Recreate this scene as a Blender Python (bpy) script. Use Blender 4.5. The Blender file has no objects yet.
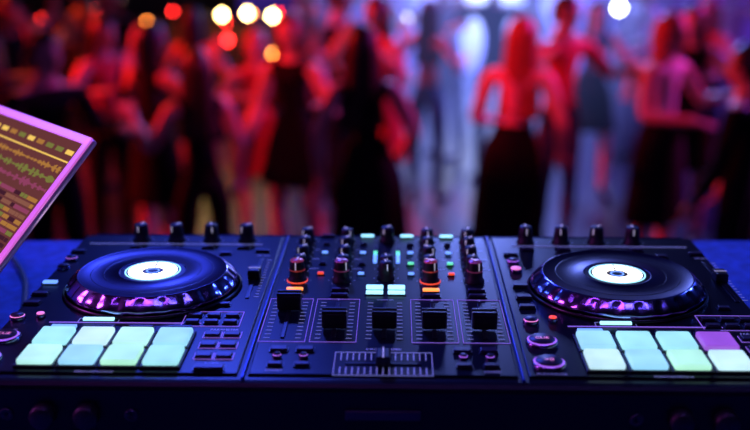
import bpy, bmesh, math, random
from mathutils import Vector, Matrix, noise
random.seed(7)
scn = bpy.context.scene
try:
    scn.view_settings.view_transform = 'Standard'
    scn.view_settings.look = 'None'
except Exception as e:
    print(e)

# ------------------------------------------------------------------ materials
def mat(name, col, rough=0.5, metal=0.0, emit=None, es=0.0, nscale=0, namt=0.0, bump=0.0, coat=0.0, spec=None):
    m = bpy.data.materials.new(name); m.use_nodes = True
    nt = m.node_tree; b = nt.nodes['Principled BSDF']
    b.inputs['Base Color'].default_value = (*col, 1)
    b.inputs['Roughness'].default_value = rough
    b.inputs['Metallic'].default_value = metal
    if spec is not None: b.inputs['Specular IOR Level'].default_value = spec
    if coat: b.inputs['Coat Weight'].default_value = coat
    if emit is not None:
        b.inputs['Emission Color'].default_value = (*emit, 1)
        b.inputs['Emission Strength'].default_value = es
    if nscale:
        tc = nt.nodes.new('ShaderNodeTexCoord'); n = nt.nodes.new('ShaderNodeTexNoise')
        n.inputs['Scale'].default_value = nscale; n.inputs['Detail'].default_value = 4
        nt.links.new(tc.outputs['Object'], n.inputs['Vector'])
        mx = nt.nodes.new('ShaderNodeMix'); mx.data_type = 'RGBA'
        mx.inputs['A'].default_value = (*[c*(1-namt) for c in col], 1)
        mx.inputs['B'].default_value = (*[min(1, c*(1+namt)) for c in col], 1)
        nt.links.new(n.outputs['Fac'], mx.inputs['Factor'])
        nt.links.new(mx.outputs['Result'], b.inputs['Base Color'])
        if bump:
            bp = nt.nodes.new('ShaderNodeBump'); bp.inputs['Strength'].default_value = bump
            nt.links.new(n.outputs['Fac'], bp.inputs['Height'])
            nt.links.new(bp.outputs['Normal'], b.inputs['Normal'])
    return m

M = {}
M['chassis'] = mat('chassis_black', (.004,.004,.009), .36, .0, nscale=60, namt=.3, spec=.22)
M['plate'] = mat('plate_black', (.003,.004,.010), .32, .0, nscale=40, namt=.3, spec=.18)
M['rubber'] = mat('rubber_black', (.005,.005,.007), .5)
M['capblk'] = mat('fader_cap_black', (.003,.003,.005), .35)
M['jogtop'] = mat('jog_top_metal', (.024,.018,.060), .34, .85, nscale=25, namt=.2)
M['jogrim'] = mat('jog_rim_metal', (.42,.36,.70), .2, 1.0)
M['jogdark'] = mat('jog_dark', (.006,.006,.010), .3)
M['btn'] = mat('button_dark', (.022,.022,.04), .4)
M['edge_glint'] = mat('edge_glint_blue', (.03,.05,.20), .35, 1.0)  # blue reflection along panel edges, painted as tinted metal lines
M['bezelring'] = mat('button_bezel', (.25,.25,.4), .25, 1.0)
M['white'] = mat('legend_white', (.4,.4,.6), .5, emit=(.34,.40,1), es=.30)  # legend print carries a blue glow of its own
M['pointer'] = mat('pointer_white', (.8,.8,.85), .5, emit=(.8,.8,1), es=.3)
M['legpurple'] = mat('legend_purple', (.3,.2,.6), .5, emit=(.35,.18,.95), es=.55)  # purple outlines with a painted-in glow
M['ledcyan'] = mat('led_cyan', (.5,.9,1), .4, emit=(.35,.85,1), es=1.6)
M['ledwhite'] = mat('led_white', (1,1,1), .4, emit=(1,.95,.86), es=4.5)
M['ledblue'] = mat('led_blue', (.2,.4,1), .4, emit=(.15,.35,1), es=1.4)
M['ledgreen'] = mat('led_green', (.2,1,.5), .4, emit=(.15,1,.45), es=1.0)
M['ledred'] = mat('led_red', (1,.1,.05), .4, emit=(1,.08,.03), es=1.0)
M['ledorange'] = mat('led_orange', (1,.4,.1), .4, emit=(1,.28,.05), es=1.8)
M['ledpurple'] = mat('led_purple', (.5,.2,.9), .4, emit=(.45,.16,.9), es=.8)
M['ledpink'] = mat('led_pink', (.9,.3,.6), .4, emit=(.9,.25,.6), es=.9)
M['redlit'] = mat('knob_red_highlight', (.5,.14,.18), .3, .8, emit=(1,.10,.08), es=.12)  # red highlight on knob caps painted as tint plus faint glow
M['pinklit'] = mat('knob_pink_highlight', (.4,.2,.34), .3, .8, emit=(.8,.10,.35), es=.08)  # pink highlight on the other caps, also painted as tint and glow

def padmat(name, c):
    m = bpy.data.materials.new(name); m.use_nodes = True
    nt = m.node_tree; b = nt.nodes['Principled BSDF']
    b.inputs['Base Color'].default_value = (.2,.2,.25,1); b.inputs['Roughness'].default_value = .5
    tc = nt.nodes.new('ShaderNodeTexCoord'); n = nt.nodes.new('ShaderNodeTexNoise')
    n.inputs['Scale'].default_value = 45; n.inputs['Detail'].default_value = 1
    nt.links.new(tc.outputs['Object'], n.inputs['Vector'])
    r = nt.nodes.new('ShaderNodeMapRange'); r.inputs['To Min'].default_value=.72; r.inputs['To Max'].default_value=1.15
    nt.links.new(n.outputs['Fac'], r.inputs['Value'])
    b.inputs['Emission Color'].default_value = (*c,1)
    nt.links.new(r.outputs['Result'], b.inputs['Emission Strength'])
    return m

# ------------------------------------------------------------------ mesh builder
class B:
    def __init__(s):
        s.bm = bmesh.new(); s.mats = []
    def mi(s, m):
        if m not in s.mats: s.mats.append(m)
        return s.mats.index(m)
    def merge(s, tmp, m, matrix=None, smooth=False):
        i = s.mi(m) if m is not None else None
        if matrix is not None: bmesh.ops.transform(tmp, matrix=matrix, verts=tmp.verts)
        vm = {}
        for v in tmp.verts: vm[v] = s.bm.verts.new(v.co)
        for f in tmp.faces:
            try:
                nf = s.bm.faces.new([vm[v] for v in f.verts])
                nf.material_index = i if i is not None else f.material_index
                nf.smooth = smooth or f.smooth
            except ValueError: pass
        tmp.free()
    def box(s, m, c, size, bev=0, matrix=None, seg=2):
        t = bmesh.new(); bmesh.ops.create_cube(t, size=1)
        bmesh.ops.scale(t, vec=size, verts=t.verts)
        if bev: bmesh.ops.bevel(t, geom=t.edges[:], offset=bev, segments=seg, affect='EDGES', profile=.5)
        bmesh.ops.translate(t, vec=c, verts=t.verts)
        s.merge(t, m, matrix)
    def lathe(s, m, c, prof, n=48, matrix=None, smooth=True):
        t = bmesh.new(); rings = []
        for p in prof:
            r, z = p[0], p[1]
            if r < 1e-6: rings.append([t.verts.new((0,0,z))]); continue
            rings.append([t.verts.new((r*math.cos(2*math.pi*k/n), r*math.sin(2*math.pi*k/n), z)) for k in range(n)])
        for i in range(len(rings)-1):
            a, b2 = rings[i], rings[i+1]
            mm = prof[i+1][2] if len(prof[i+1])>2 else m
            idx = s.mi(mm)
            for k in range(n):
                k2=(k+1)%n
                if len(a)==1 and len(b2)==1: continue
                if len(a)==1: f=t.faces.new([a[0],b2[k2],b2[k]][::-1])
                elif len(b2)==1: f=t.faces.new([a[k],a[k2],b2[0]])
                else: f=t.faces.new([a[k],a[k2],b2[k2],b2[k]])
                f.material_index=idx; f.smooth=smooth
        bmesh.ops.translate(t, vec=c, verts=t.verts)
        s.merge(t, None, matrix)
    def tube(s, m, pts, r, n=8):
        t=bmesh.new(); rings=[]
        for i,p in enumerate(pts):
            p=Vector(p); q=Vector(pts[min(i+1,len(pts)-1)]); o=Vector(pts[max(i-1,0)])
            d=(q-o).normalized(); u=d.orthogonal().normalized()
            if abs(d.z)<.95: u=d.cross(Vector((0,0,1))).normalized()
            w=d.cross(u)
            rings.append([t.verts.new(p+u*r*math.cos(2*math.pi*k/n)+w*r*math.sin(2*math.pi*k/n)) for k in range(n)])
        for i in range(len(rings)-1):
            for k in range(n): t.faces.new([rings[i][k],rings[i][(k+1)%n],rings[i+1][(k+1)%n],rings[i+1][k]])
        t.faces.new(rings[0]); t.faces.new(rings[-1])
        s.merge(t,m,None,True)
    def text(s, m, body, c, size, rot=0, align='CENTER'):
        cu = bpy.data.curves.new('t','FONT'); cu.body=body; cu.size=size; cu.align_x=align; cu.align_y='CENTER'
        o = bpy.data.objects.new('t',cu); bpy.context.collection.objects.link(o)
        bpy.context.view_layer.update()
        me = bpy.data.meshes.new_from_object(o.evaluated_get(bpy.context.evaluated_depsgraph_get()))
        t=bmesh.new(); t.from_mesh(me)
        bmesh.ops.transform(t, matrix=Matrix.Translation(c)@Matrix.Rotation(rot,4,'Z'), verts=t.verts)
        s.merge(t,m)
        bpy.data.objects.remove(o); bpy.data.curves.remove(cu); bpy.data.meshes.remove(me)
    def obj(s, name, parent=None, loc=None, rotz=0):
        bmesh.ops.recalc_face_normals(s.bm, faces=s.bm.faces)
        me = bpy.data.meshes.new(name); s.bm.to_mesh(me); s.bm.free()
        for m in s.mats: me.materials.append(m)
        o = bpy.data.objects.new(name, me); bpy.context.collection.objects.link(o)
        if parent: o.parent = parent
        if loc: o.location = loc
        o.rotation_euler[2]=rotz
        return o

def empty(name, loc, rz=0):
    e = bpy.data.objects.new(name, None); bpy.context.collection.objects.link(e)
    e.location = loc; e.rotation_euler[2]=rz; e.empty_display_size=.1
    return e

# ------------------------------------------------------------------ room shell
STAGE=1.0; TABLE=1.96
floor_m = mat('floor_dark_polished', (.014,.010,.032), .34, 0, nscale=3, namt=.4, spec=.35)
wall_m = mat('wall_dark_paint', (.012,.010,.02), .8, 0, nscale=2, namt=.4)
ceil_m = mat('ceiling_black', (.01,.01,.012), .9)
def simple(name, m, c, size, bev=0):
    b=B(); b.box(m,(0,0,0),size,bev); return b.obj(name,loc=c)
simple('floor', floor_m, (0,6,-.05),(16,19,.1))
simple('ceiling', ceil_m, (0,6,5.55),(16,19,.1))
simple('wall_back', wall_m, (0,15.55,2.75),(16,.1,5.5))
simple('wall_front', wall_m, (0,-3.55,2.75),(16,.1,5.5))
simple('wall_left', wall_m, (-8.05,6,2.75),(.1,19,5.5))
simple('wall_right', wall_m, (8.05,6,2.75),(.1,19,5.5))

b=B(); b.box(mat('stage_black',(.015,.015,.018),.6,nscale=8,namt=.3),(0,0,.5),(5,4.4,1.0),.01)
b.obj('stage_platform',loc=(0,-.6,0))

# glowing panel added at the back as source of the blue-white haze glow
lm=bpy.data.materials.new('back_glow'); lm.use_nodes=True
nt=lm.node_tree; bs=nt.nodes['Principled BSDF']; bs.inputs['Base Color'].default_value=(.01,.01,.02,1)
tc=nt.nodes.new('ShaderNodeTexCoord')
mp=nt.nodes.new('ShaderNodeMapping'); nt.links.new(tc.outputs['Object'],mp.inputs['Vector'])
mp.inputs['Location'].default_value=(.14,0,.0); mp.inputs['Scale'].default_value=(.46,1,.36)
gr=nt.nodes.new('ShaderNodeTexGradient'); gr.gradient_type='SPHERICAL'; nt.links.new(mp.outputs['Vector'],gr.inputs['Vector'])
cr=nt.nodes.new('ShaderNodeValToRGB'); nt.links.new(gr.outputs['Fac'],cr.inputs['Fac'])
e=cr.color_ramp.elements; e[0].position=0; e[0].color=(.012,.004,.08,1); e[1].position=.85; e[1].color=(.70,.84,1.0,1)
x=e.new(.3); x.color=(.07,.04,.50,1); x=e.new(.55); x.color=(.22,.28,1.0,1)
no=nt.nodes.new('ShaderNodeTexNoise'); no.inputs['Scale'].default_value=1.1; nt.links.new(tc.outputs['Object'],no.inputs['Vector'])
mr=nt.nodes.new('ShaderNodeMapRange'); mr.inputs['From Min'].default_value=.3; mr.inputs['From Max'].default_value=.7; mr.inputs['To Min'].default_value=.7; mr.inputs['To Max'].default_value=2.6
nt.links.new(no.outputs['Fac'],mr.inputs['Value'])
nt.links.new(cr.outputs['Color'],bs.inputs['Emission Color']); nt.links.new(mr.outputs['Result'],bs.inputs['Emission Strength'])
vw=empty('back_glow_wall',(1.9,14.9,1.75))
b=B(); b.box(lm,(0,0,0),(7.6,.04,3.4)); b.obj('glow_panel',vw,(0,-.05,0))
b=B()
fr=mat('frame_black',(.02,.02,.02),.5)
b.box(fr,(0,.06,0),(7.8,.12,3.5),.01)
b.obj('frame',vw)

def haze(name,loc,scale,col,k):  # emission-only volume: light caught in the haze is given as its own glow
    m=bpy.data.materials.new(name); m.use_nodes=True; nt=m.node_tree; nt.nodes.clear()
    out=nt.nodes.new('ShaderNodeOutputMaterial'); em=nt.nodes.new('ShaderNodeEmission'); em.inputs['Color'].default_value=(*col,1)
    tc=nt.nodes.new('ShaderNodeTexCoord'); g=nt.nodes.new('ShaderNodeTexGradient'); g.gradient_type='SPHERICAL'
    nt.links.new(tc.outputs['Object'],g.inputs['Vector'])
    mm=nt.nodes.new('ShaderNodeMath'); mm.operation='MULTIPLY'; mm.inputs[1].default_value=k
    nt.links.new(g.outputs['Fac'],mm.inputs[0]); nt.links.new(mm.outputs[0],em.inputs['Strength']); nt.links.new(em.outputs[0],out.inputs['Volume'])
    b=B(); t=bmesh.new(); bmesh.ops.create_icosphere(t,subdivisions=3,radius=1); b.merge(t,m)
    o=b.obj(name,loc=loc); o.scale=scale
    return o
haze('haze_glow',(1.05,10.6,1.8),(1.95,3.8,2.4),(.20,.28,1.0),.42)
haze('haze_glow',(3.9,10.0,1.7),(2.6,3.6,2.0),(.18,.05,.75),.10)

# ------------------------------------------------------------------ table
tm = mat('table_laminate_bluelit', (.03,.13,.75), .5, 0, nscale=70, namt=.9, bump=.3)  # saturated blue carries the booth light falling on the tabletop
te = empty('dj_table',(0,.0,0))
b=B(); b.box(tm,(0,.91,TABLE-.02),(2.4,.74,.04),.004); b.obj('tabletop',te)
b=B()
lg=mat('table_leg_metal',(.1,.1,.11),.4,.8)
for sx in (-1.1,1.1):
    for y in (.62,1.2): b.box(lg,(sx,y,(STAGE+TABLE-.04)/2),(.05,.05,TABLE-.04-STAGE),.004)
    b.box(lg,(sx,.91,1.2),(.04,.56,.04),.004)
b.box(lg,(0,1.2,1.84),(2.2,.03,.06),.004)
b.obj('legs',te)

# ------------------------------------------------------------------ DJ controller
ctl = empty('dj_controller',(0.006,.744,TABLE), math.radians(-1.2))
T=.056
HW=.342; DP=.38
b=B()
b.box(M['chassis'],(0,DP/2,T/2+.003),(HW*2,DP,T-.006),.007,seg=3)
for sx in (-.3,.3):
    for y in (.03,.34): b.lathe(M['rubber'],(sx,y,0),[(0,0),(.012,0),(.012,.006),(0,.006)],20)
for ox in (-.2275,.2275):
    b.box(M['plate'],(ox,DP/2+.002,T+.0005),(.222,DP-.024,.003),.001)
b.box(M['plate'],(0,DP/2+.002,T+.0005),(.216,DP-.024,.003),.001)
for x in (-.1115,.1115):
    b.box(M['edge_glint'],(x,DP/2,T+.001),(.0022,DP-.012,.004),.0006)
b.box(M['edge_glint'],(0,.374,T+.001),(.66,.0012,.002),.0005)
b.box(M['btn'],(0,-.001,.03),(.06,.004,.008),.001)
for x in (-.27,-.235,.235,.27):
    tr=Matrix.Translation((x,0,.028))@Matrix.Rotation(math.radians(90),4,'X')
    b.lathe(M['rubber'],(0,0,0),[(.0,-.002),(.010,-.002),(.010,.008),(.008,.010),(0,.010)],24,tr)
for x in (-.3,-.2,.2,.3):
    tr=Matrix.Translation((x,0,.028))@Matrix.Rotation(math.radians(90),4,'X')
    b.lathe(M['btn'],(0,0,0),[(.003,-.002),(.0055,.001),(.0045,.0025),(.003,.0015),(0,-.001)],20,tr)
b.obj('chassis',ctl)
Z=T+.002

def jog(name,cx,cy):
    b=B()
    b.lathe(M['jogdark'],(0,0,0),[(.0,0),(.085,0),(.086,.002),(.084,.0035)],96)
    n=144; t=bmesh.new(); rings=[]
    prof=[(.0815,.0035),(.0825,.005),(.0825,.0075),(.0785,.0120),(.0745,.0155),(.0725,.0172),(.0715,.0176)]
    for j,(r,z) in enumerate(prof):
        ring=[]
        for k in range(n):
            a=2*math.pi*k/n; rr=r
            if j in (2,3,4): rr-= .0022*max(0,math.sin(a*24))**2
            ring.append(t.verts.new((rr*math.cos(a),rr*math.sin(a),z)))
        rings.append(ring)
    for j in range(len(prof)-1):
        for k in range(n):
            f=t.faces.new([rings[j][k],rings[j][(k+1)%n],rings[j+1][(k+1)%n],rings[j+1][k]]); f.smooth=True
    b.merge(t,M['jogrim'],None,True)
    b.lathe(M['jogtop'],(0,0,0),[(.0715,.0176),(.0708,.0178),(.0700,.0172),(.0335,.0172),(.0328,.0176),(.0315,.0176),(.031,.0170)],96)
    for r in (.046,.058):
        b.lathe(M['jogdark'],(0,0,0),[(r,.01725),(r+.0005,.0174),(r+.0010,.01725)],96)
    b.lathe(M['jogdark'],(0,0,0),[(.031,.0170),(0,.0170)],48)
    b.lathe(M['ledwhite'],(0,0,0),[(.0105,.0172),(.0105,.0175),(.0235,.0175),(.0235,.0172)],64)
    b.lathe(M['ledcyan'],(0,0,0),[(.0255,.0172),(.0255,.0175),(.0268,.0175),(.0268,.0172)],64)
    for k in range(24):
        a=k*math.pi/12; mt=Matrix.Rotation(a,4,'Z')
        b.box(M['jogdark'],(.0205,0,.01755),(.0028,.0007,.0003),0,mt)
    b.box(M['jogdark'],(0,.0165,.0177),(.0016,.012,.0004))
    b.lathe(M['ledblue'],(0,0,0),[(.0052,.0172),(.0052,.0174),(.0066,.0174),(.0066,.0172)],32)
    b.obj(name,ctl,(cx,cy,Z))
jog('jog_wheel_1',-.2265,.206); jog('jog_wheel_2',.2235,.207)

padcols={'a':(.38,.90,1.0),'b':(.52,1.0,.94),'c':(.48,1.0,.74),'d':(.34,.78,1.10),'p':(.30,.07,.62),'w':(.62,.97,1.10)}
pm={k:padmat('pad_light_'+k,v) for k,v in padcols.items()}
layout={-1:(['a','w','b','d'],['b','d','c','a']), 1:(['d','a','a','p'],['w','d','c','w'])}
for sd,ox in ((-1,-.232),(1,.231)):
    b=B()
    for r,y in enumerate((.0762,.0382)):
        for c in range(4):
            x=ox-.051+.0342*c
            b.box(M['rubber'],(x,y,.0012),(.0335,.0360,.0024),.0008)
            b.box(pm[layout[sd][r][c]],(x,y,.0042),(.0292,.0318,.006),.0022,seg=3)
    b.obj('performance_pads_%d'%(1 if sd<0 else 2),ctl,(0,0,Z))

kn=B(); bt=B(); lgd=B(); fd=B()
def knob(x,y,r=.0078,h=.015,ang=None,cap=None,ring=None):
    m=M['rubber']
    if ring: kn.lathe(ring,(x,y,0),[(r*1.15,0),(r*1.34,0),(r*1.34,.0010),(r*1.15,.0010)],24)
    n=32
    kn.lathe(m,(x,y,0),[(r*1.25,0),(r*1.25,.002),(r*1.02,.004),(r,h*.55),(r*.88,h*.95),(r*.8,h,cap or m),(0,h,cap or m)],n)
    a=ang if ang is not None else random.uniform(-.8,.8)
    mt=Matrix.Translation((x,y,0))@Matrix.Rotation(a,4,'Z')
    kn.box(M['pointer'],(0,r*.48,h+.0002),(r*.18,r*.85,.0008),0,mt)
    kn.box(M['pointer'],(0,-r*.93,h*.7),(r*.16,.0008,h*.5),0,mt)
    for k in range(7):
        aa=math.radians(-135+45*k+90)
        lgd.box(M['white'],(x+math.cos(aa)*r*1.65,y+math.sin(aa)*r*1.65,.0004),(.0008,.0008,.0004))
def btn(x,y,sx=.013,sy=.007,m=None,h=.0025,lab=None):
    bt.box(M['jogdark'],(x,y,.0005),(sx+.002,sy+.002,.001))
    bt.box(m or M['btn'],(x,y,h/2+.0005),(sx,sy,h),.0007)
    if lab: lgd.text(M['white'],lab,(x,y+sy/2+.0035,.0004),.0042)
def frame(x,y,sx,sy,m,w=.0006):
    for dx in (-1,1): lgd.box(m,(x+dx*sx/2,y,.0004),(w,sy,.0004))
    for dy in (-1,1): lgd.box(m,(x,y+dy*sy/2,.0004),(sx,w,.0004))
def rbtn(x,y,r,face,ring):
    bt.lathe(M['bezelring'],(x,y,0),[(r*1.12,0),(r*1.12,.002),(r*1.02,.003)],40)
    bt.lathe(ring,(x,y,0),[(r*1.02,.0028),(r*.9,.0036)],40)
    bt.lathe(face,(x,y,0),[(r*.9,.0036),(r*.85,.0044),(0,.0046)],40)

for sd,ox in ((-1,-.232),(1,.231)):
    k0=ox-.0405 if sd<0 else ox-.0785
    for k in range(4):
        knob(k0+.039*k,.352,.0078,.019,cap=None)
        btn(k0+.039*k,.326,.012,.006,lab='FX %d'%(k+1) if k<3 else 'BEATS')
    rbtn(ox-.096,.080,.0125,M['btn'],M['ledpurple']); rbtn(ox-.096,.036,.0125,M['btn'],M['ledpurple'])
    lgd.text(M['white'],'CUE',(ox-.096,.0975,.0004),.005); lgd.text(M['white'],'PLAY/PAUSE',(ox-.096,.0175,.0004),.0045)
    bt.text(M['ledpink'],'CUE',(ox-.096,.080,.0048),.0065); bt.text(M['ledpink'],'>II',(ox-.096,.036,.0048),.0075)
    rbtn(ox-.100,.1245,.0065,M['btn'],M['ledpink'])
    rbtn(ox-.080,.128,.0040,M['ledred'] if sd>0 else M['ledpink'],M['btn'])
    for y,l in ((.160,'SYNC'),(.184,'KEY'),(.31,'SLIP')): btn(ox-.099,y,.014,.007,lab=l)
    rbtn(ox-.099,.258,.006,M['ledpink'] if sd>0 else M['btn'],M['btn'])
    rbtn(ox-.099,.285,.006,M['btn'],M['ledpurple'])
    btn(ox-.099,.214,.014,.006,lab='VINYL',m=M['ledblue'] if sd<0 else None)
    for k,l in enumerate(('HOT CUE','ROLL','SLICER','SAMPLER')):
        btn(ox-.051+.0342*k,.1035,.022,.0045,lab=None,m=M['ledblue'] if k==0 else M['btn'])
        lgd.text(M['white'],l,(ox-.051+.0342*k,.1090,.0004),.0046)
    frame(ox,.1155,.136,.001,M['legpurple'])
    btn(ox-.025,.1205,.028,.0045,m=M['ledcyan']); frame(ox-.025,.1205,.036,.009,M['white'])
    for k in range(3):
        btn(ox+.060+.017*k,.133,.012,.007,lab=('IN','OUT','EXIT')[k])
        btn(ox+.060+.017*k,.118,.012,.006)
    frame(ox+.077,.126,.052,.034,M['legpurple'])
    for r in range(3):
        for c in range(2):
            btn(ox+.083+.017*c,.090-.022*r,.013,.009)
            frame(ox+.083+.017*c,.090-.022*r,.0155,.0125,M['legpurple'])
    lgd.text(M['white'],'PARAMETER',(ox+.0915,.1015,.0004),.0046)
    lgd.text(M['white'],'SHIFT',(ox+.0915,.0315,.0004),.0046); btn(ox+.0915,.023,.024,.009)
    tx=ox+.1005
    fd.box(M['jogdark'],(tx,.235,.0003),(.004,.115,.0012),.0004)
    for k in range(15): lgd.box(M['white'],(tx+.0085,.182+.0075*k,.0004),(.003 if k%7 else .005,.0006,.0004))
    cy=.235
    fd.box(M['capblk'],(tx,cy,.0055),(.012,.018,.010),.0015); fd.box(M['pointer'],(tx,cy,.0107),(.012,.001,.0006))
    lgd.text(M['white'],'TEMPO',(tx,.302,.0004),.0045)
    btn(ox+.0985,.315,.014,.006,lab=None)
    btn(ox+.06,.306,.012,.006); btn(ox+.082,.160,.010,.006)
    frame(ox,.339,.19,.0008,M['white'])
    lgd.text(M['white'],'PERFORMANCE',(ox,.0145,.0004),.0045)

cols=(-.088,-.044,.044,.088)
for i,x in enumerate(cols):
    knob(x,.352,.0072,.015); lgd.text(M['white'],'TRIM',(x,.3665,.0004),.004)
    for y,l in ((.322,'HI'),(.292,'MID'),(.262,'LOW')):
        knob(x,y,.0070,.015); lgd.text(M['white'],l,(x+.014,y,.0004),.0042)
    cp=M['redlit'] if i in (0,2) else M['pinklit']
    knob(x,.228,.0078,.022,cap=cp,ring=M['ledred'] if i in (0,2) else None)
    kn.lathe(cp,(x,.228,0),[(.0076,.011),(.0079,.0115),(.0073,.016),(.0070,.0165)],32)
    btn(x,.200,.016,.005,m=M['ledorange'] if i in (0,2) else M['btn'])
    btn(x,.186,.016,.005)
    lgd.text(M['white'],str((3,1,2,4)[i]),(x,.176,.0004),.007)
def fader(x,y0,y1,cy,w=.022):
    fd.box(M['jogdark'],(x,(y0+y1)/2,.0003),(.004,y1-y0,.0014),.0004)
    for k in range(11):
        for s2 in (-1,1): lgd.box(M['white'],(x+s2*.0135,y0+(y1-y0)*k/10,.0004),(.005,.0005,.0004))
    fd.box(M['capblk'],(x,cy,.009),(w,.014,.014),.0018)
    fd.box(M['capblk'],(x,cy+.004,.0165),(w,.004,.003),.0008); fd.box(M['capblk'],(x,cy-.004,.0165),(w,.004,.003),.0008)
    fd.box(M['pointer'],(x,cy,.0162),(w,.0009,.0006))
for i,x in enumerate(cols):
    fader(x,.085,.168,(.150,.108,.108,.108)[i])
fader(0,.085,.168,.108)
for x in cols: frame(x,.127,.040,.100,M['legpurple'],.0004)
knob(0,.356,.0075,.016); knob(0,.262,.0072,.015); knob(-.0,.235,.0072,.018)
for x in (-.012,.012):
    for k in range(9):
        m=M['ledblue'] if k<4 else (M['ledgreen'] if k<6 else M['btn'])
        bt.box(m,(x,.283+.0062*k,.0008),(.004,.0042,.0016))
btn(-.0105,.206,.0165,.0085,m=M['ledcyan']); btn(.0105,.206,.0165,.0085,m=M['ledcyan'])
btn(-.0105,.192,.0165,.006,m=M['ledcyan']); btn(.0105,.192,.0165,.006,m=M['ledcyan'])
for x in (-.066,-.022,.066,.022):
    btn(x,.368,.014,.004,m=M['ledcyan'] if x in (-.022,.022,.066) else None)
    for y in (.340,.310,.276,.245):
        mm_={.310:M['ledblue'],.276:M['ledgreen'] if x>0 else None,.245:M['ledred'] if x in(-.066,.066) else M['ledblue']}.get(y)
        btn(x if abs(x)>.03 else x*1.15,y,.006,.0035,m=mm_)
for x in (-.088,-.066,.066,.088):
    btn(x,.060,.014,.008,lab='CUE'); btn(x,.030,.012,.006)
    rbtn(x,.045,.0035,M['btn'],M['ledpurple'])
lgd.text(M['white'],'LOAD',(-.088,.0205,.0004),.005); lgd.text(M['white'],'LOAD',(.088,.0205,.0004),.005)
fd.box(M['jogdark'],(0,.034,.0003),(.062,.004,.0014),.0004)
for k in range(15):
    for s2 in (-1,1): lgd.box(M['white'],(-.035+.005*k,.034+s2*.0135,.0004),(.0008,.013,.0004))
frame(0,.034,.080,.044,M['white'])
fd.box(M['capblk'],(-.0,.034,.006),(.012,.020,.009),.0018); fd.box(M['pointer'],(0,.034,.0108),(.0009,.020,.0006))
lgd.text(M['white'],'CROSSFADER',(0,.0625,.0004),.005)
lgd.text(M['white'],'MASTER',(0,.3695,.0004),.004); lgd.text(M['white'],'SAMPLER',(0,.176,.0004),.004)
kn.obj('knobs',ctl,(0,0,Z)); bt.obj('buttons',ctl,(0,0,Z)); lgd.obj('printed_legends',ctl,(0,0,Z)); fd.obj('faders',ctl,(0,0,Z))

# ------------------------------------------------------------------ laptop
lap = empty('laptop',(-.382,.882,2.012))
alu = mat('laptop_aluminium',(.70,.42,.72),.32,.6)  # silver metal with the pink light mixed into its colour
hx=Vector((-.659,.752,0)); nx=Vector((-.752,-.659,0))
Mb=Matrix((( hx.x,nx.x,0,0),(hx.y,nx.y,0,0),(0,0,1,0),(0,0,0,1)))
b=B(); b.box(alu,(.15,.106,-.007),(.30,.212,.013),.004,Mb)
b.box(M['jogdark'],(.15,.075,.0),(.27,.10,.0012),.0003,Mb)
kk=mat('laptop_keys',(.03,.03,.035),.5)
for r in range(5):
    for c in range(14): b.box(kk,(.025+.0193*c,.034+.019*r,.0012),(.0165,.0165,.002),.0006,Mb)
b.box(mat('trackpad',(.5,.36,.52),.3,.5),(.15,.165,-.0002),(.10,.065,.0010),.0002,Mb)
b.obj('base',lap)
eup=Vector((.526,.461,.704)).normalized(); nn=hx.cross(eup)
if nn.dot(Vector((.2668,-.9789,.2173)))<0: nn=-nn
Ms=Matrix(((hx.x,eup.x,nn.x,0),(hx.y,eup.y,nn.y,0),(hx.z,eup.z,nn.z,0),(0,0,0,1)))
b=B(); b.box(alu,(.15,.105,-.004),(.30,.21,.007),.003,Ms,3)
b.lathe(alu,(0,0,0),[(0,0),(.006,0),(.006,.24),(0,.24)],16,Matrix.Translation((hx*.03))@Matrix(((nn.x,eup.x,hx.x,0),(nn.y,eup.y,hx.y,0),(nn.z,eup.z,hx.z,0),(0,0,0,1))))
b.obj('screen_lid',lap)
b=B()
bez=mat('laptop_bezel_pink_glow',(.8,.35,.8),.3,.3,emit=(.90,.18,.72),es=.6)  # pink light falling on the bezel is painted in as emission
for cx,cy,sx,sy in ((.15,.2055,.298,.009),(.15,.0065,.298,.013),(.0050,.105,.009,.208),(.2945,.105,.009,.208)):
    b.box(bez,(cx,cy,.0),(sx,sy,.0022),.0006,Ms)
scr=mat('ui_background',(.01,.004,.004),.8,emit=(.13,.035,.035),es=1,spec=0)
ui=[mat('ui_amber',(.01,.005,.005),.8,emit=(.50,.22,.05),es=.8,spec=0),mat('ui_brown',(.01,.005,.005),.8,emit=(.24,.09,.06),es=1,spec=0),
    mat('ui_magenta',(.01,.005,.01),.8,emit=(.38,.07,.16),es=.7,spec=0),mat('ui_dark',(.01,.005,.01),.8,emit=(.05,.012,.02),es=1,spec=0),
    mat('ui_olive',(.01,.01,.005),.8,emit=(.26,.26,.06),es=.7,spec=0)]
yel=mat('ui_yellow',(.02,.02,.01),.8,emit=(.95,.60,.12),es=1,spec=0)
b.box(scr,(.15,.106,.0),(.282,.190,.0012),0,Ms)
b.box(yel,(.15,.178,.0009),(.278,.0016,.0006),0,Ms)
for k in range(3):
    y=.168-.012*k
    for q in range(90):
        a=.009*abs(noise.noise(Vector((q*.35,k*7.3,0))))*1.6+.0008
        b.box(ui[(0,4,2)[k]],(.013+.00305*q,y,.0009),(.0018,a,.0006),0,Ms)
for r in range(17):
    y=.131-.0065*r
    x=.013
    while x<.285:
        w=random.choice((.008,.014,.022,.034)); w=min(w,.287-x)
        b.box(random.choice(ui),(x+w/2,y,.0009),(w-.002,.0042,.0006),0,Ms); x+=w
for q in range(12): b.box(random.choice(ui+[yel]),(.02+.022*q,.188,.0009),(.014,.005,.0006),0,Ms)
b.obj('display',lap)
b=B()
b.box(M['chassis'],(.15,.10,-.0165),(.26,.18,.006),.002,Mb)
for x in (.04,.26):
    b.box(M['chassis'],(x,.10,-.033),(.012,.17,.028),.002,Mb)
b.box(M['chassis'],(.15,.10,-.049),(.26,.18,.006),.002,Mb)
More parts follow.
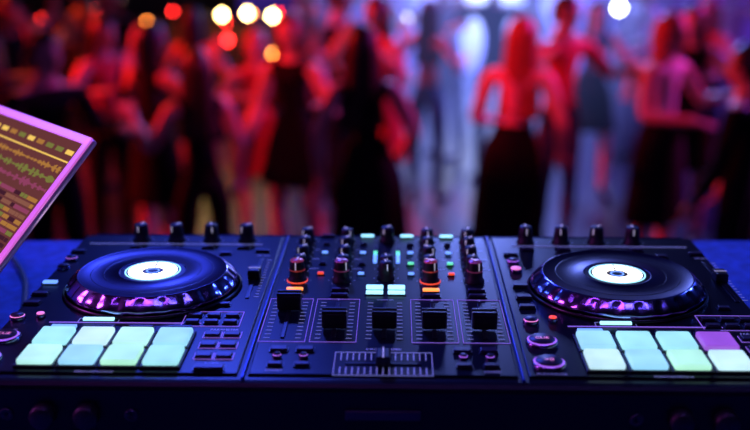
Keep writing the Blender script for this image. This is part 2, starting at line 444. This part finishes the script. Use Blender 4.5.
b.obj('riser_stand',lap)
b=B(); pts=[]
P=[(-.52,1.16,1.995),(-.47,1.22,1.975),(-.44,1.195,1.965),(-.405,1.13,1.9635),(-.385,1.07,1.9635),(-.37,1.02,1.968),(-.355,1.0,1.985),(-.338,.99,1.99)]
for i in range(len(P)-1):
    for k in range(6):
        t=k/6; p0=Vector(P[max(i-1,0)]);p1=Vector(P[i]);p2=Vector(P[i+1]);p3=Vector(P[min(i+2,len(P)-1)])
        pts.append(.5*((2*p1)+(-p0+p2)*t+(2*p0-5*p1+4*p2-p3)*t*t+(-p0+3*p1-3*p2+p3)*t**3))
b.tube(M['rubber'],pts,.003); b.obj('usb_cable')

# ------------------------------------------------------------------ people
skinm=[mat('skin_light',(.62,.40,.32),.5),mat('skin_tan',(.45,.27,.2),.5)]
shoe=mat('shoe_black',(.02,.02,.02),.4)
eyem=mat('eye_dark',(.02,.015,.01),.2); lipm=mat('lips',(.45,.08,.09),.4)
hairs={'dark':mat('hair_dark',(.02,.013,.01),.45,nscale=30,namt=.4),'auburn':mat('hair_auburn',(.30,.07,.04),.45,nscale=30,namt=.4),
 'brown':mat('hair_brown',(.09,.045,.025),.45,nscale=30,namt=.4),'blonde':mat('hair_blonde',(.5,.33,.16),.45,nscale=30,namt=.3)}
cl={'black':mat('cloth_black',(.003,.003,.006),.9,nscale=12,namt=.4,spec=.2),'red':mat('cloth_red',(.6,.05,.05),.7,nscale=12,namt=.2),
 'white':mat('cloth_white',(.7,.68,.72),.8,nscale=12,namt=.15),'grey':mat('cloth_grey',(.25,.24,.3),.8,nscale=12,namt=.2),
 'navy':mat('cloth_navy',(.02,.03,.10),.8,nscale=12,namt=.3),'denim':mat('cloth_denim',(.04,.06,.16),.8,nscale=20,namt=.3),
 'rose':mat('cloth_rose',(.65,.3,.34),.7,nscale=12,namt=.2)}

def person(name, loc, yaw=0, h=1.70, fem=True, armL=((.3,0,-1),(.1,-.3,-1)), armR=None, legL=((.08,0,-1),(0,.05,-1)), legR=((-.08,0,-1),(0,.05,-1)),
           lean=(0,0), hair='dark', hlen=.35, top='black', bottom='black', kind='dress', hem=.55, sleeve=False, skin=0, hyaw=0, htilt=0):
    if armR is None: armR=tuple((-d[0],d[1],d[2]) for d in armL)
    V=[];R=[];E=[];L=[];roots=[]
    def add(p,r,par=None,lab=None):
        V.append(Vector(p)); R.append(r if isinstance(r,tuple) else (r,r)); i=len(V)-1
        if par is not None: E.append((par,i)); L.append(lab)
        return i
    lx,ly=lean
    g=1.0 if fem else 1.14
    pel=add((0,0,.96),(.135*g if fem else .135,.10)); roots.append(pel)
    wai=add((lx*.45,ly*.45,1.10),(.100*g*1.02,.078*g),pel,'torso')
    che=add((lx*.85,ly*.85,1.27),(.122*g,.092*g),wai,'torso')
    uch=add((lx,ly,1.375),(.108*g,.075*g),che,'torso')
    nb=add((lx*1.05,ly*1.05+.005,1.455),(.05*g,.05*g),uch,'torso')
    nt_=add((lx*1.15,ly*1.15-.01,1.56),.048*g,nb,'neck')
    for s,arm in ((1,armL),(-1,armR)):
        sh=Vector((lx+s*(.155 if fem else .185),ly,1.395))
        si=add(sh,.056*g,uch,'shoulder')
        d1=Vector(arm[0]).normalized(); d2=Vector(arm[1]).normalized()
        m1=add(sh+d1*.13,.048*g,si,'uarm'); el=add(sh+d1*.28,.039*g,m1,'uarm')
        m2=add(V[el]+d2*.09,.041*g,el,'farm'); wr=add(V[el]+d2*.245,.026*g,m2,'farm')
        w=V[wr]; side=d2.cross(Vector((0,1,0)) if abs(d2.y)<.8 else Vector((0,0,1))).normalized(); nrm=d2.cross(side).normalized()
        pa=add(w+d2*.045,.032*g,wr,'hand'); pe=add(w+d2*.08,.030*g,pa,'hand')
        for k,(off,ln) in enumerate(((-.030,.075),(-.010,.086),(.010,.080),(.028,.062))):
            o=side*off
            f0=add(w+d2*.055+o,.0095); roots.append(f0)
            f1=add(w+d2*.092+o*1.15,.0095,f0,'hand')
            f2=add(w+d2*(.092+ln*.5)+o*1.35+nrm*.008,.0085,f1,'hand')
            add(w+d2*(.092+ln)+o*1.45+nrm*.026,.007,f2,'hand')
        f0=add(w+d2*.025-side*.018,.012); roots.append(f0)
        f1=add(w+d2*.05-side*.045+nrm*.01,.011,f0,'hand'); add(w+d2*.085-side*.058+nrm*.018,.0085,f1,'hand')
    for s,leg in ((1,legL),(-1,legR)):
        hp=Vector((s*.088,0,.905))
        hi=add(hp,(.088,.092),pel,'hip')
        d1=Vector(leg[0]).normalized(); d2=Vector(leg[1]).normalized()
        m1=add(hp+d1*.17,.080,hi,'thigh'); k=add(hp+d1*.42,.054,m1,'thigh')
        m2=add(V[k]+d2*.13,.054,k,'calf'); an=add(V[k]+d2*.395,.034,m2,'calf')
        fwd=Vector((s*.2,-1,0)).normalized()
        he=add(V[an]+Vector((0,.012,-.045)),.036,an,'foot')
        bl=add(V[an]+fwd*.11+Vector((0,0,-.055)),(.036,.026),he,'foot')
        add(V[an]+fwd*.175+Vector((0,0,-.062)),(.028,.018),bl,'foot')
    bm=bmesh.new(); ly_=bm.verts.layers.skin.verify(); bv=[]
    for i,v in enumerate(V):
        q=bm.verts.new(v); q[ly_].radius=R[i]; q[ly_].use_root=(i in roots); bv.append(q)
    for a,c in E: bm.edges.new((bv[a],bv[c]))
    me=bpy.data.meshes.new('t'); bm.to_mesh(me); bm.free()
    o=bpy.data.objects.new('t',me); bpy.context.collection.objects.link(o)
    md=o.modifiers.new('s','SKIN'); md.use_smooth_shade=True; md.branch_smoothing=.6
    md=o.modifiers.new('d','SUBSURF'); md.levels=2; md.render_levels=2
    bpy.context.view_layer.update()
    me2=bpy.data.meshes.new_from_object(o.evaluated_get(bpy.context.evaluated_depsgraph_get()))
    bpy.data.objects.remove(o); bpy.data.meshes.remove(me)
    t=bmesh.new(); t.from_mesh(me2); bpy.data.meshes.remove(me2)
    out=B(); sk=out.mi(skinm[skin]); tp=out.mi(cl[top]); bo=out.mi(cl[bottom]); so=out.mi(shoe); ha=out.mi(hairs[hair])
    segs=[(V[a],V[c]-V[a],L[i]) for i,(a,c) in enumerate(E)]
    for f in t.faces:
        c=f.calc_center_median(); best=9;lab=''
        for a,d,l in segs:
            tt=max(0,min(1,(c-a).dot(d)/d.length_squared)); ds=(c-a-d*tt).length
            if ds<best: best=ds;lab=l
        m=sk
        if lab in('torso','shoulder'): m=tp if c.z<1.425 else sk
        if lab=='shoulder' and not sleeve and fem: m= tp if abs(c.x-lx)<.13 else sk
        if lab in('uarm','farm') and sleeve: m=tp if (lab=='uarm' or sleeve=='long') else sk
        if lab=='uarm' and not fem: m=tp
        if lab=='torso' and c.z<1.02: m=bo
        if lab=='hip': m=bo
        if lab=='thigh' and (kind=='pants' or c.z>.78): m=bo
        if lab=='calf' and kind=='pants': m=bo
        if lab=='foot': m=so
        f.material_index=m; f.smooth=True
    out.merge(t,None)
    if kind in('dress','skirt'):
        cm=cl[top] if kind=='dress' else cl[bottom]
        n=40; t=bmesh.new(); rings=[]
        zs=[1.12,1.06,.99,.92,.84]+[ .84-(.84-hem)*q/4 for q in (1,2,3,4)]
        rx=[.112,.125,.155,.178,.188]; ry=[.092,.105,.125,.135,.142]
        dl=Vector(legL[0]).normalized(); dr=Vector(legR[0]).normalized()
        for j,z in enumerate(zs):
            if j<5: a,c=rx[j],ry[j]
            else:
                q=(j-4)/4; a=.188+.012*q; c=.142+.03*q
            drop=max(0,.905-z)
            cx=(dl.x/max(.2,-dl.z)+dr.x/max(.2,-dr.z))*.5*drop; cy=(dl.y/max(.2,-dl.z)+dr.y/max(.2,-dr.z))*.5*drop
            spread=abs(dl.x-dr.x)*.5*drop; sy=abs(dl.y-dr.y)*.5*drop
            a+=spread*.7; c+=sy*.8
            if z>.96: cx+=lx*.45*(z-.96)/.14; cy+=ly*.45*(z-.96)/.14
            rings.append([t.verts.new((cx+a*math.cos(2*math.pi*k/n)*(1+(.03*math.sin(k*1.4)*max(0,j-3)/5)),cy+c*math.sin(2*math.pi*k/n)*(1+.05*math.sin(k*1.7)*max(0,j-3)/5),z)) for k in range(n)])
        for j in range(len(zs)-1):
            for k in range(n): t.faces.new([rings[j][k],rings[j][(k+1)%n],rings[j+1][(k+1)%n],rings[j+1][k]])
        out.merge(t,cm,None,True)
    hc=Vector((lx*1.25,ly*1.25-.02,1.60))
    HM=Matrix.Translation(hc)@Matrix.Rotation(hyaw,4,'Z')@Matrix.Rotation(htilt,4,'X')
    t=bmesh.new(); bmesh.ops.create_uvsphere(t,u_segments=32,v_segments=24,radius=1)
    for v in t.verts:
        x,y,z=v.co
        nx_=x*.074; ny=y*.094; nz=z*.115
        if z<0: nx_*=1+.30*z*abs(z)**.3
        if z<-.2 and y>0: ny*=1-.45*(-z-.2)
        if y<0:
            ny*= (1-.06*(abs(x)))
            nose=math.exp(-((x/.16)**2))*math.exp(-(((z+.22)/.2)**2)); ny-=.022*nose
            eye=math.exp(-(((abs(x)-.36)/.15)**2))*math.exp(-(((z-.02)/.10)**2)); ny+=.010*eye
            brow=math.exp(-(((z-.2)/.1)**2)); ny-=.004*brow
            mouth=math.exp(-((x/.28)**2))*math.exp(-(((z+.55)/.09)**2)); ny-=.006*mouth
            chin=math.exp(-((x/.3)**2))*math.exp(-(((z+.86)/.14)**2)); ny-=.016*chin
        v.co=(nx_,ny,nz)
    for f in t.faces: f.smooth=True
    out.merge(t,skinm[skin],HM,True)
    def blob(m,c,s,seg=12):
        t=bmesh.new(); bmesh.ops.create_uvsphere(t,u_segments=seg,v_segments=seg-4,radius=1)
        bmesh.ops.transform(t,matrix=Matrix.Translation(c)@Matrix.Diagonal((*s,1)),verts=t.verts); out.merge(t,m,HM,True)
    for s in (-1,1):
        blob(cl['white'],(s*.028,-.076,.003),(.012,.010,.007)); blob(eyem,(s*.028,-.084,.003),(.006,.004,.006))
        blob(hairs[hair],(s*.029,-.086,.022),(.015,.004,.003)); blob(skinm[skin],(s*.074,.005,-.008),(.008,.018,.028))
    blob(lipm,(0,-.091,-.062),(.022,.006,.007))
    t=bmesh.new(); bmesh.ops.create_uvsphere(t,u_segments=40,v_segments=28,radius=1)
    rem=[]
    for v in t.verts:
        x,y,z=v.co
        n_=1+.035*noise.noise(Vector((x*7+loc[0],y*7,z*1.5)))
        X=x*.088*n_; Y=y*.108*n_+.006; Zz=z*.127*n_
        if z<.15:
            q=min(1,(.15-z)/1.0); back=(y+.25)
            if hlen>.1:
                Zz-= hlen*q*(1 if back>0 else .75)
                rr=max(.25,math.sqrt(max(0,1-z*z)))
                w_=1/rr if z>-.85 else 1/.53
                X*=w_*(1+.35*q); Y=Y*w_*(1-.35*q)+.025*q
                X+=.012*math.sin(math.atan2(y,x)*9)*q
                Y+=.010*math.sin(math.atan2(y,x)*11+1)*q
            else:
                Zz=max(Zz,-.06 if y>0 else -.02)
        v.co=(X,Y,Zz)
        if y<-.38 and abs(x)<.80 and z<.52: rem.append(v)
        elif y<-.1 and z<-.1 and hlen<=.1: rem.append(v)
        elif hlen>.1 and y<-.25 and z<-.1: rem.append(v)
    rem=list(set(rem))
    bmesh.ops.delete(t,geom=rem,context='VERTS')
    out.merge(t,hairs[hair],HM,True)
    sc=h/1.715
    bmesh.ops.scale(out.bm,vec=(sc,sc,sc),verts=out.bm.verts)
    mz=min(v.co.z for v in out.bm.verts)
    bmesh.ops.translate(out.bm,vec=(0,0,-mz),verts=out.bm.verts)
    return out.obj(name,loc=(loc[0],loc[1],0),rotz=yaw)

W='dancing_woman'; Mn='dancing_man'
pi=math.pi
person(W,(-.03,5.5),pi+.2,1.76,armL=((.35,.0,-1),(-.1,-.35,-1)),armR=((-.45,.1,-1),(.2,-.7,-.6)),hair='dark',hlen=.30,top='black',bottom='black',kind='dress',hem=.42,lean=(.03,0))
person(W,(.80,6.0),pi-.35,1.75,armL=((.35,.05,-1),(-.2,-.9,-.2)),armR=((-.42,.1,-1),(.1,-.6,-.9)),hair='auburn',hlen=.34,top='rose',bottom='black',kind='skirt',hem=.40,lean=(-.03,0))
person(W,(-.50,6.3),-.5,1.76,armL=((.5,-.1,-.9),(.3,-.8,.3)),armR=((-.4,0,-1),(-.1,-.5,-.9)),legL=((.2,-.15,-1),(.05,.15,-1)),legR=((-.16,.1,-1),(0,.15,-1)),hair='brown',hlen=.34,top='black',kind='dress',hem=.70,hyaw=.3)
person(W,(-.96,5.6),pi+.5,1.62,armL=((.5,0,-.8),(.1,-.8,.6)),armR=((-.35,0,-1),(0,-.4,-1)),hair='dark',hlen=.28,top='black',bottom='black',kind='pants')
person(W,(1.76,6.3),.7,1.74,armL=((.5,-.3,-.8),(-.3,-.9,.3)),armR=((-.4,-.2,-.9),(.3,-.9,.0)),hair='auburn',hlen=.36,top='white',bottom='black',kind='skirt',hem=.45,hyaw=.3,sleeve=False)
person(Mn,(1.88,5.2),-2.2,1.70,False,armL=((.3,-.1,-1),(0,-.5,-.9)),hair='dark',hlen=.05,top='black',bottom='black',kind='pants',sleeve='long')
person(Mn,(1.24,6.9),.6,1.80,False,armL=((.5,-.3,-.6),(-.2,-.8,.3)),armR=((-.6,-.3,-.5),(-.3,-.7,.5)),hair='dark',hlen=.05,top='red',bottom='denim',kind='pants')
person(W,(-.80,7.0),.3,1.56,armL=((.7,-.2,-.2),(.0,-.3,1)),armR=((-.6,-.2,-.7),(.4,-.8,.3)),hair='blonde',hlen=.3,top='red',kind='dress',hem=.65,hyaw=-.3)
person(W,(.03,7.3),-.8,1.76,armL=((.5,-.2,-.8),(.2,-.7,.6)),hair='brown',hlen=.36,top='red',kind='dress',hem=.6,hyaw=.3)
person(W,(-1.80,6.9),.9,1.66,armL=((.6,-.2,-.6),(0,-.8,.6)),armR=((-.5,0,-.8),(.1,-.8,.3)),hair='dark',hlen=.3,top='red',bottom='black',kind='pants')
person(Mn,(-1.72,5.4),.9,1.74,False,armL=((.4,-.2,-.9),(-.2,-.8,.2)),hair='dark',hlen=.05,top='black',bottom='black',kind='pants',sleeve='long')
person(W,(-1.36,6.3),2.4,1.68,armL=((.5,-.2,-.3),(.1,-.3,1)),hair='dark',hlen=.33,top='black',bottom='black',kind='dress',hem=.6)
person(W,(-2.3,6.2),-.3,1.66,armL=((.7,-.1,.1),(-.2,-.2,1)),hair='brown',hlen=.3,top='red',kind='dress',hem=.6)
person(Mn,(-.28,8.1),1.2,1.78,False,armL=((.5,-.2,-.6),(.1,-.5,.8)),hair='dark',hlen=.05,top='black',bottom='black',kind='pants')
person(W,(2.15,7.1),-.4,1.72,armL=((.5,-.2,-.6),(.1,-.8,.5)),hair='dark',hlen=.33,top='black',bottom='black',kind='dress',hem=.6)
person(W,(.42,8.3),2.6,1.64,armL=((.5,-.2,-.6),(.1,-.6,.9)),armR=((-.4,-.2,-.9),(.3,-.9,.2)),hair='brown',hlen=.3,top='red',bottom='denim',kind='pants')
far=[(.70,9.8,'navy','grey'),(1.05,9.0,'black','black'),(2.55,8.2,'black','red'),(2.95,7.5,'black','navy'),(2.45,9.6,'denim','white'),
     (-.60,9.6,'black','red'),(-1.35,8.0,'black','red'),(-2.75,7.8,'black','black'),(-3.5,9.6,'black','red'),(1.6,10.6,'denim','navy'),
     (.10,10.6,'black','navy'),(3.4,10.0,'black','rose'),(-2.75,10.0,'navy','rose'),(2.9,12.0,'black','grey'),(1.75,8.4,'black','navy'),(-2.1,8.6,'black','black')]
for i,(x,y,bm_,tm_) in enumerate(far):
    fe=random.random()<.6
    def rd():
        up_=random.random()<.35
        return ((random.uniform(.3,.8),random.uniform(-.4,.1),random.uniform(-.9,.5 if up_ else -.4)),(random.uniform(-.4,.2),random.uniform(-.9,-.3),1 if up_ else random.uniform(-.6,.4)))
    aL=rd(); aR=rd(); aR=tuple((-d[0],d[1],d[2]) for d in aR)
    hh=random.uniform(1.62,1.74) if fe else random.uniform(1.72,1.84)
    if x==-1.35: hh=1.60
    person(W if fe else Mn,(x,y),random.uniform(-pi,pi),hh,fe,armL=aL,armR=aR,
      legL=((random.uniform(.05,.2),random.uniform(-.15,.05),-1),(0,.1,-1)),hair=random.choice(('dark','brown','auburn','blonde')),hlen=random.uniform(.22,.38) if fe else .05,
      top=tm_,bottom=bm_,kind=random.choice(('dress','skirt','pants')) if fe else 'pants',hem=random.uniform(.5,.7),skin=i%2,lean=(random.uniform(-.05,.05),random.uniform(-.04,.04)))

# ------------------------------------------------------------------ bar with garlands of lamps
bar=empty('bar_counter',(-3.6,12.6,0))
wood=mat('bar_wood',(.05,.012,.012),.5,nscale=6,namt=.5)
b=B(); b.box(wood,(0,0,.50),(4.8,.5,1.0),.01); b.obj('front',bar)
b=B(); b.box(mat('bar_top',(.05,.03,.03),.2),(0,-.05,1.03),(5.0,.7,.06),.01); b.obj('countertop',bar)
b=B()
for k in range(6): b.box(wood,(-2.0+.8*k,-.26,.5),(.7,.03,.8),.01)
b.obj('panels',bar)
bulb_a=mat('bulb_amber',(1,.5,.2),.4,emit=(1,.26,.04),es=36); bulb_y=mat('bulb_yellow',(1,.8,.4),.4,emit=(1,.66,.22),es=70); bulb_r=mat('bulb_red',(1,.1,.1),.4,emit=(1,.02,.02),es=36)
def garland(name,pts,every,rad,mats):
    b=B(); b.tube(M['rubber'],pts,.008,6)
    for k in range(1,len(pts),every):
        p=pts[k]; m=random.choice(mats); r=random.choice(rad)
        b.lathe(m,(p[0],p[1],p[2]-r*1.6),[(0,-r),(r*.7,-r*.7),(r,0),(r*.7,r*.7),(r*.4,r*1.2),(0,r*1.6)],12)
    b.obj(name)
garland('string_lights',[(-6.0+.1*k,12.0,1.26-.18*abs(math.sin(k*.33))) for k in range(51)],3,(.016,.03,.05),(bulb_a,bulb_r,bulb_r,bulb_a))
garland('string_lights',[(-6.0+.13*k,12.15,.93-.2*abs(math.sin(k*.35+1.3))) for k in range(38)],4,(.016,.03,.048),(bulb_a,bulb_r,bulb_r))
garland('string_lights',[(-2.0+.09*k,11.3,1.34-.12*abs(math.sin(k*.5+.3))) for k in range(11)],3,(.03,.055),(bulb_y,bulb_a,bulb_y))

def puck(x,y,m):
    b=B(); b.lathe(M['chassis'],(0,0,0),[(0,0),(.07,0),(.07,.04),(.05,.05)],24); b.lathe(m,(0,0,0),[(.05,.05),(.03,.06),(0,.062)],24)
    b.obj('floor_puck_light',loc=(x,y,0))
pk=mat('puck_pink',(1,.3,.4),.4,emit=(1,.2,.22),es=2)
for x,y in ((-1.85,8.35),(2.45,8.9),(-.1,9.9)): puck(x,y,pk)

# stage spotlights on stands shining towards the booth
lens=mat('spot_lens_white',(1,1,1),.3,emit=(.80,.88,1),es=28)
for x,y,z,r in ((1.02,12.6,1.08,.085),(1.95,13.0,1.12,.06),(2.9,12.6,1.16,.05),(.45,13.2,1.0,.05)):
    b=B()
    b.tube(M['rubber'],[(0,0,.03),(0,0,z-.12)],.02)
    for a in (0,2.09,4.19): b.tube(M['rubber'],[(0,0,.28),(math.cos(a)*.3,math.sin(a)*.3,.012)],.012)
    mt=Matrix.Translation((0,0,z))@Matrix.Rotation(R_ if False else math.radians(95),4,'X')
    b.lathe(M['rubber'],(0,0,0),[(0,-.22),(r*.9,-.20),(r*1.1,-.05),(r*1.15,.06),(r*1.0,.06),(r,.03)],28,mt)
    b.lathe(lens,(0,0,0),[(r,.03),(r*.6,.045),(0,.05)],28,mt)
    b.tube(M['rubber'],[(-r*1.3,0,z),(-r*1.3,0,z-.12),(0,0,z-.13),(r*1.3,0,z-.12),(r*1.3,0,z)],.01)
    b.obj('stage_spotlight',loc=(x,y,0))

# ------------------------------------------------------------------ lights
def light(name,typ,loc,tgt,col,en,**kw):
    l=bpy.data.lights.new(name,typ); l.color=col; l.energy=en
    for k,v in kw.items(): setattr(l,k,v)
    o=bpy.data.objects.new(name,l); bpy.context.collection.objects.link(o); o.location=loc
    o.rotation_euler=(Vector(tgt)-Vector(loc)).to_track_quat('-Z','Y').to_euler(); return o
R_=math.radians
light('red_side_spotlight','SPOT',(-5.2,6.9,3.3),(-.6,6.8,1.1),(1,.010,.012),2100,spot_size=R_(44),spot_blend=.7,shadow_soft_size=.15)
light('red_narrow_spotlight','SPOT',(-.4,2.0,4.9),(.80,6.0,1.45),(1,.02,.06),1100,spot_size=R_(12),spot_blend=.7,shadow_soft_size=.1)
light('red_narrow_spotlight','SPOT',(-1.8,2.0,4.9),(-.60,6.6,1.0),(1,.02,.03),800,spot_size=R_(13),spot_blend=.7,shadow_soft_size=.1)
light('red_rear_spotlight','SPOT',(5.2,7.8,3.6),(1.6,6.6,1.2),(1,.02,.20),1000,spot_size=R_(40),spot_blend=.7,shadow_soft_size=.15)
light('blue_backlight','SPOT',(1.4,13.4,4.6),(1.4,7.2,.6),(.18,.26,1),2400,spot_size=R_(50),spot_blend=.6,shadow_soft_size=.5)
light('violet_sidelight','SPOT',(6,8.6,4.5),(2,7.4,.6),(.36,.06,1),1100,spot_size=R_(60),spot_blend=.6,shadow_soft_size=.2)
light('amber_light','SPOT',(-5,11,4.2),(-1.6,8.2,.8),(1,.07,.015),700,spot_size=R_(60),spot_blend=.6,shadow_soft_size=.2)
light('red_floor_wash','SPOT',(-.5,12.5,4.8),(.50,7.6,0),(1,.05,.20),2600,spot_size=R_(18),spot_blend=.8,shadow_soft_size=.2)
light('booth_blue_light','SPOT',(-.5,3.0,3.4),(-.1,1.05,2.0),(.05,.09,1),115,spot_size=R_(50),spot_blend=.5,shadow_soft_size=.10)
light('booth_blue_light','SPOT',(1.6,2.2,2.9),(.5,1.1,2.0),(.06,.14,1),50,spot_size=R_(40),spot_blend=.5,shadow_soft_size=.08)
light('booth_blue_light','SPOT',(-1.6,2.2,2.9),(-.6,1.15,1.96),(.06,.14,1),40,spot_size=R_(34),spot_blend=.5,shadow_soft_size=.08)
light('booth_pink_light','AREA',(-1.5,.9,2.7),(-.3,1.0,2.05),(.8,.12,1),7,size=.35)
for i,(x,y,c_) in enumerate(((-.75,.1,(.45,.10,1)),(.75,.1,(.20,.14,1)))):  # unseen glow bars added overhead for violet reflections on the jog rims
    fx=empty('added_rim_glow',(x,y,4.6))
    b=B(); b.box(M['rubber'],(0,0,.04),(1.3,.16,.05),.005); b.box(M['rubber'],(-.5,0,.48),(.02,.02,.85)); b.box(M['rubber'],(.5,0,.48),(.02,.02,.85)); b.obj('glow_bar_mount',fx)
    b=B(); b.box(mat('rim_glow_%d'%i,c_,.4,emit=c_,es=26),(0,0,0),(1.26,.12,.03),.008); b.obj('glow_bar',fx)
w=bpy.data.worlds.new('w'); scn.world=w; w.use_nodes=True
w.node_tree.nodes['Background'].inputs[0].default_value=(.01,.012,.04,1); w.node_tree.nodes['Background'].inputs[1].default_value=.3

# ------------------------------------------------------------------ camera
c=bpy.data.cameras.new('camera'); co=bpy.data.objects.new('camera',c); bpy.context.collection.objects.link(co)
co.location=(0,0,2.38); co.rotation_euler=(math.radians(90-16.8),0,0)
c.lens=50; c.sensor_width=36; c.clip_start=.05; c.clip_end=100
c.dof.use_dof=True; c.dof.focus_distance=.95; c.dof.aperture_fstop=2.9
scn.camera=co
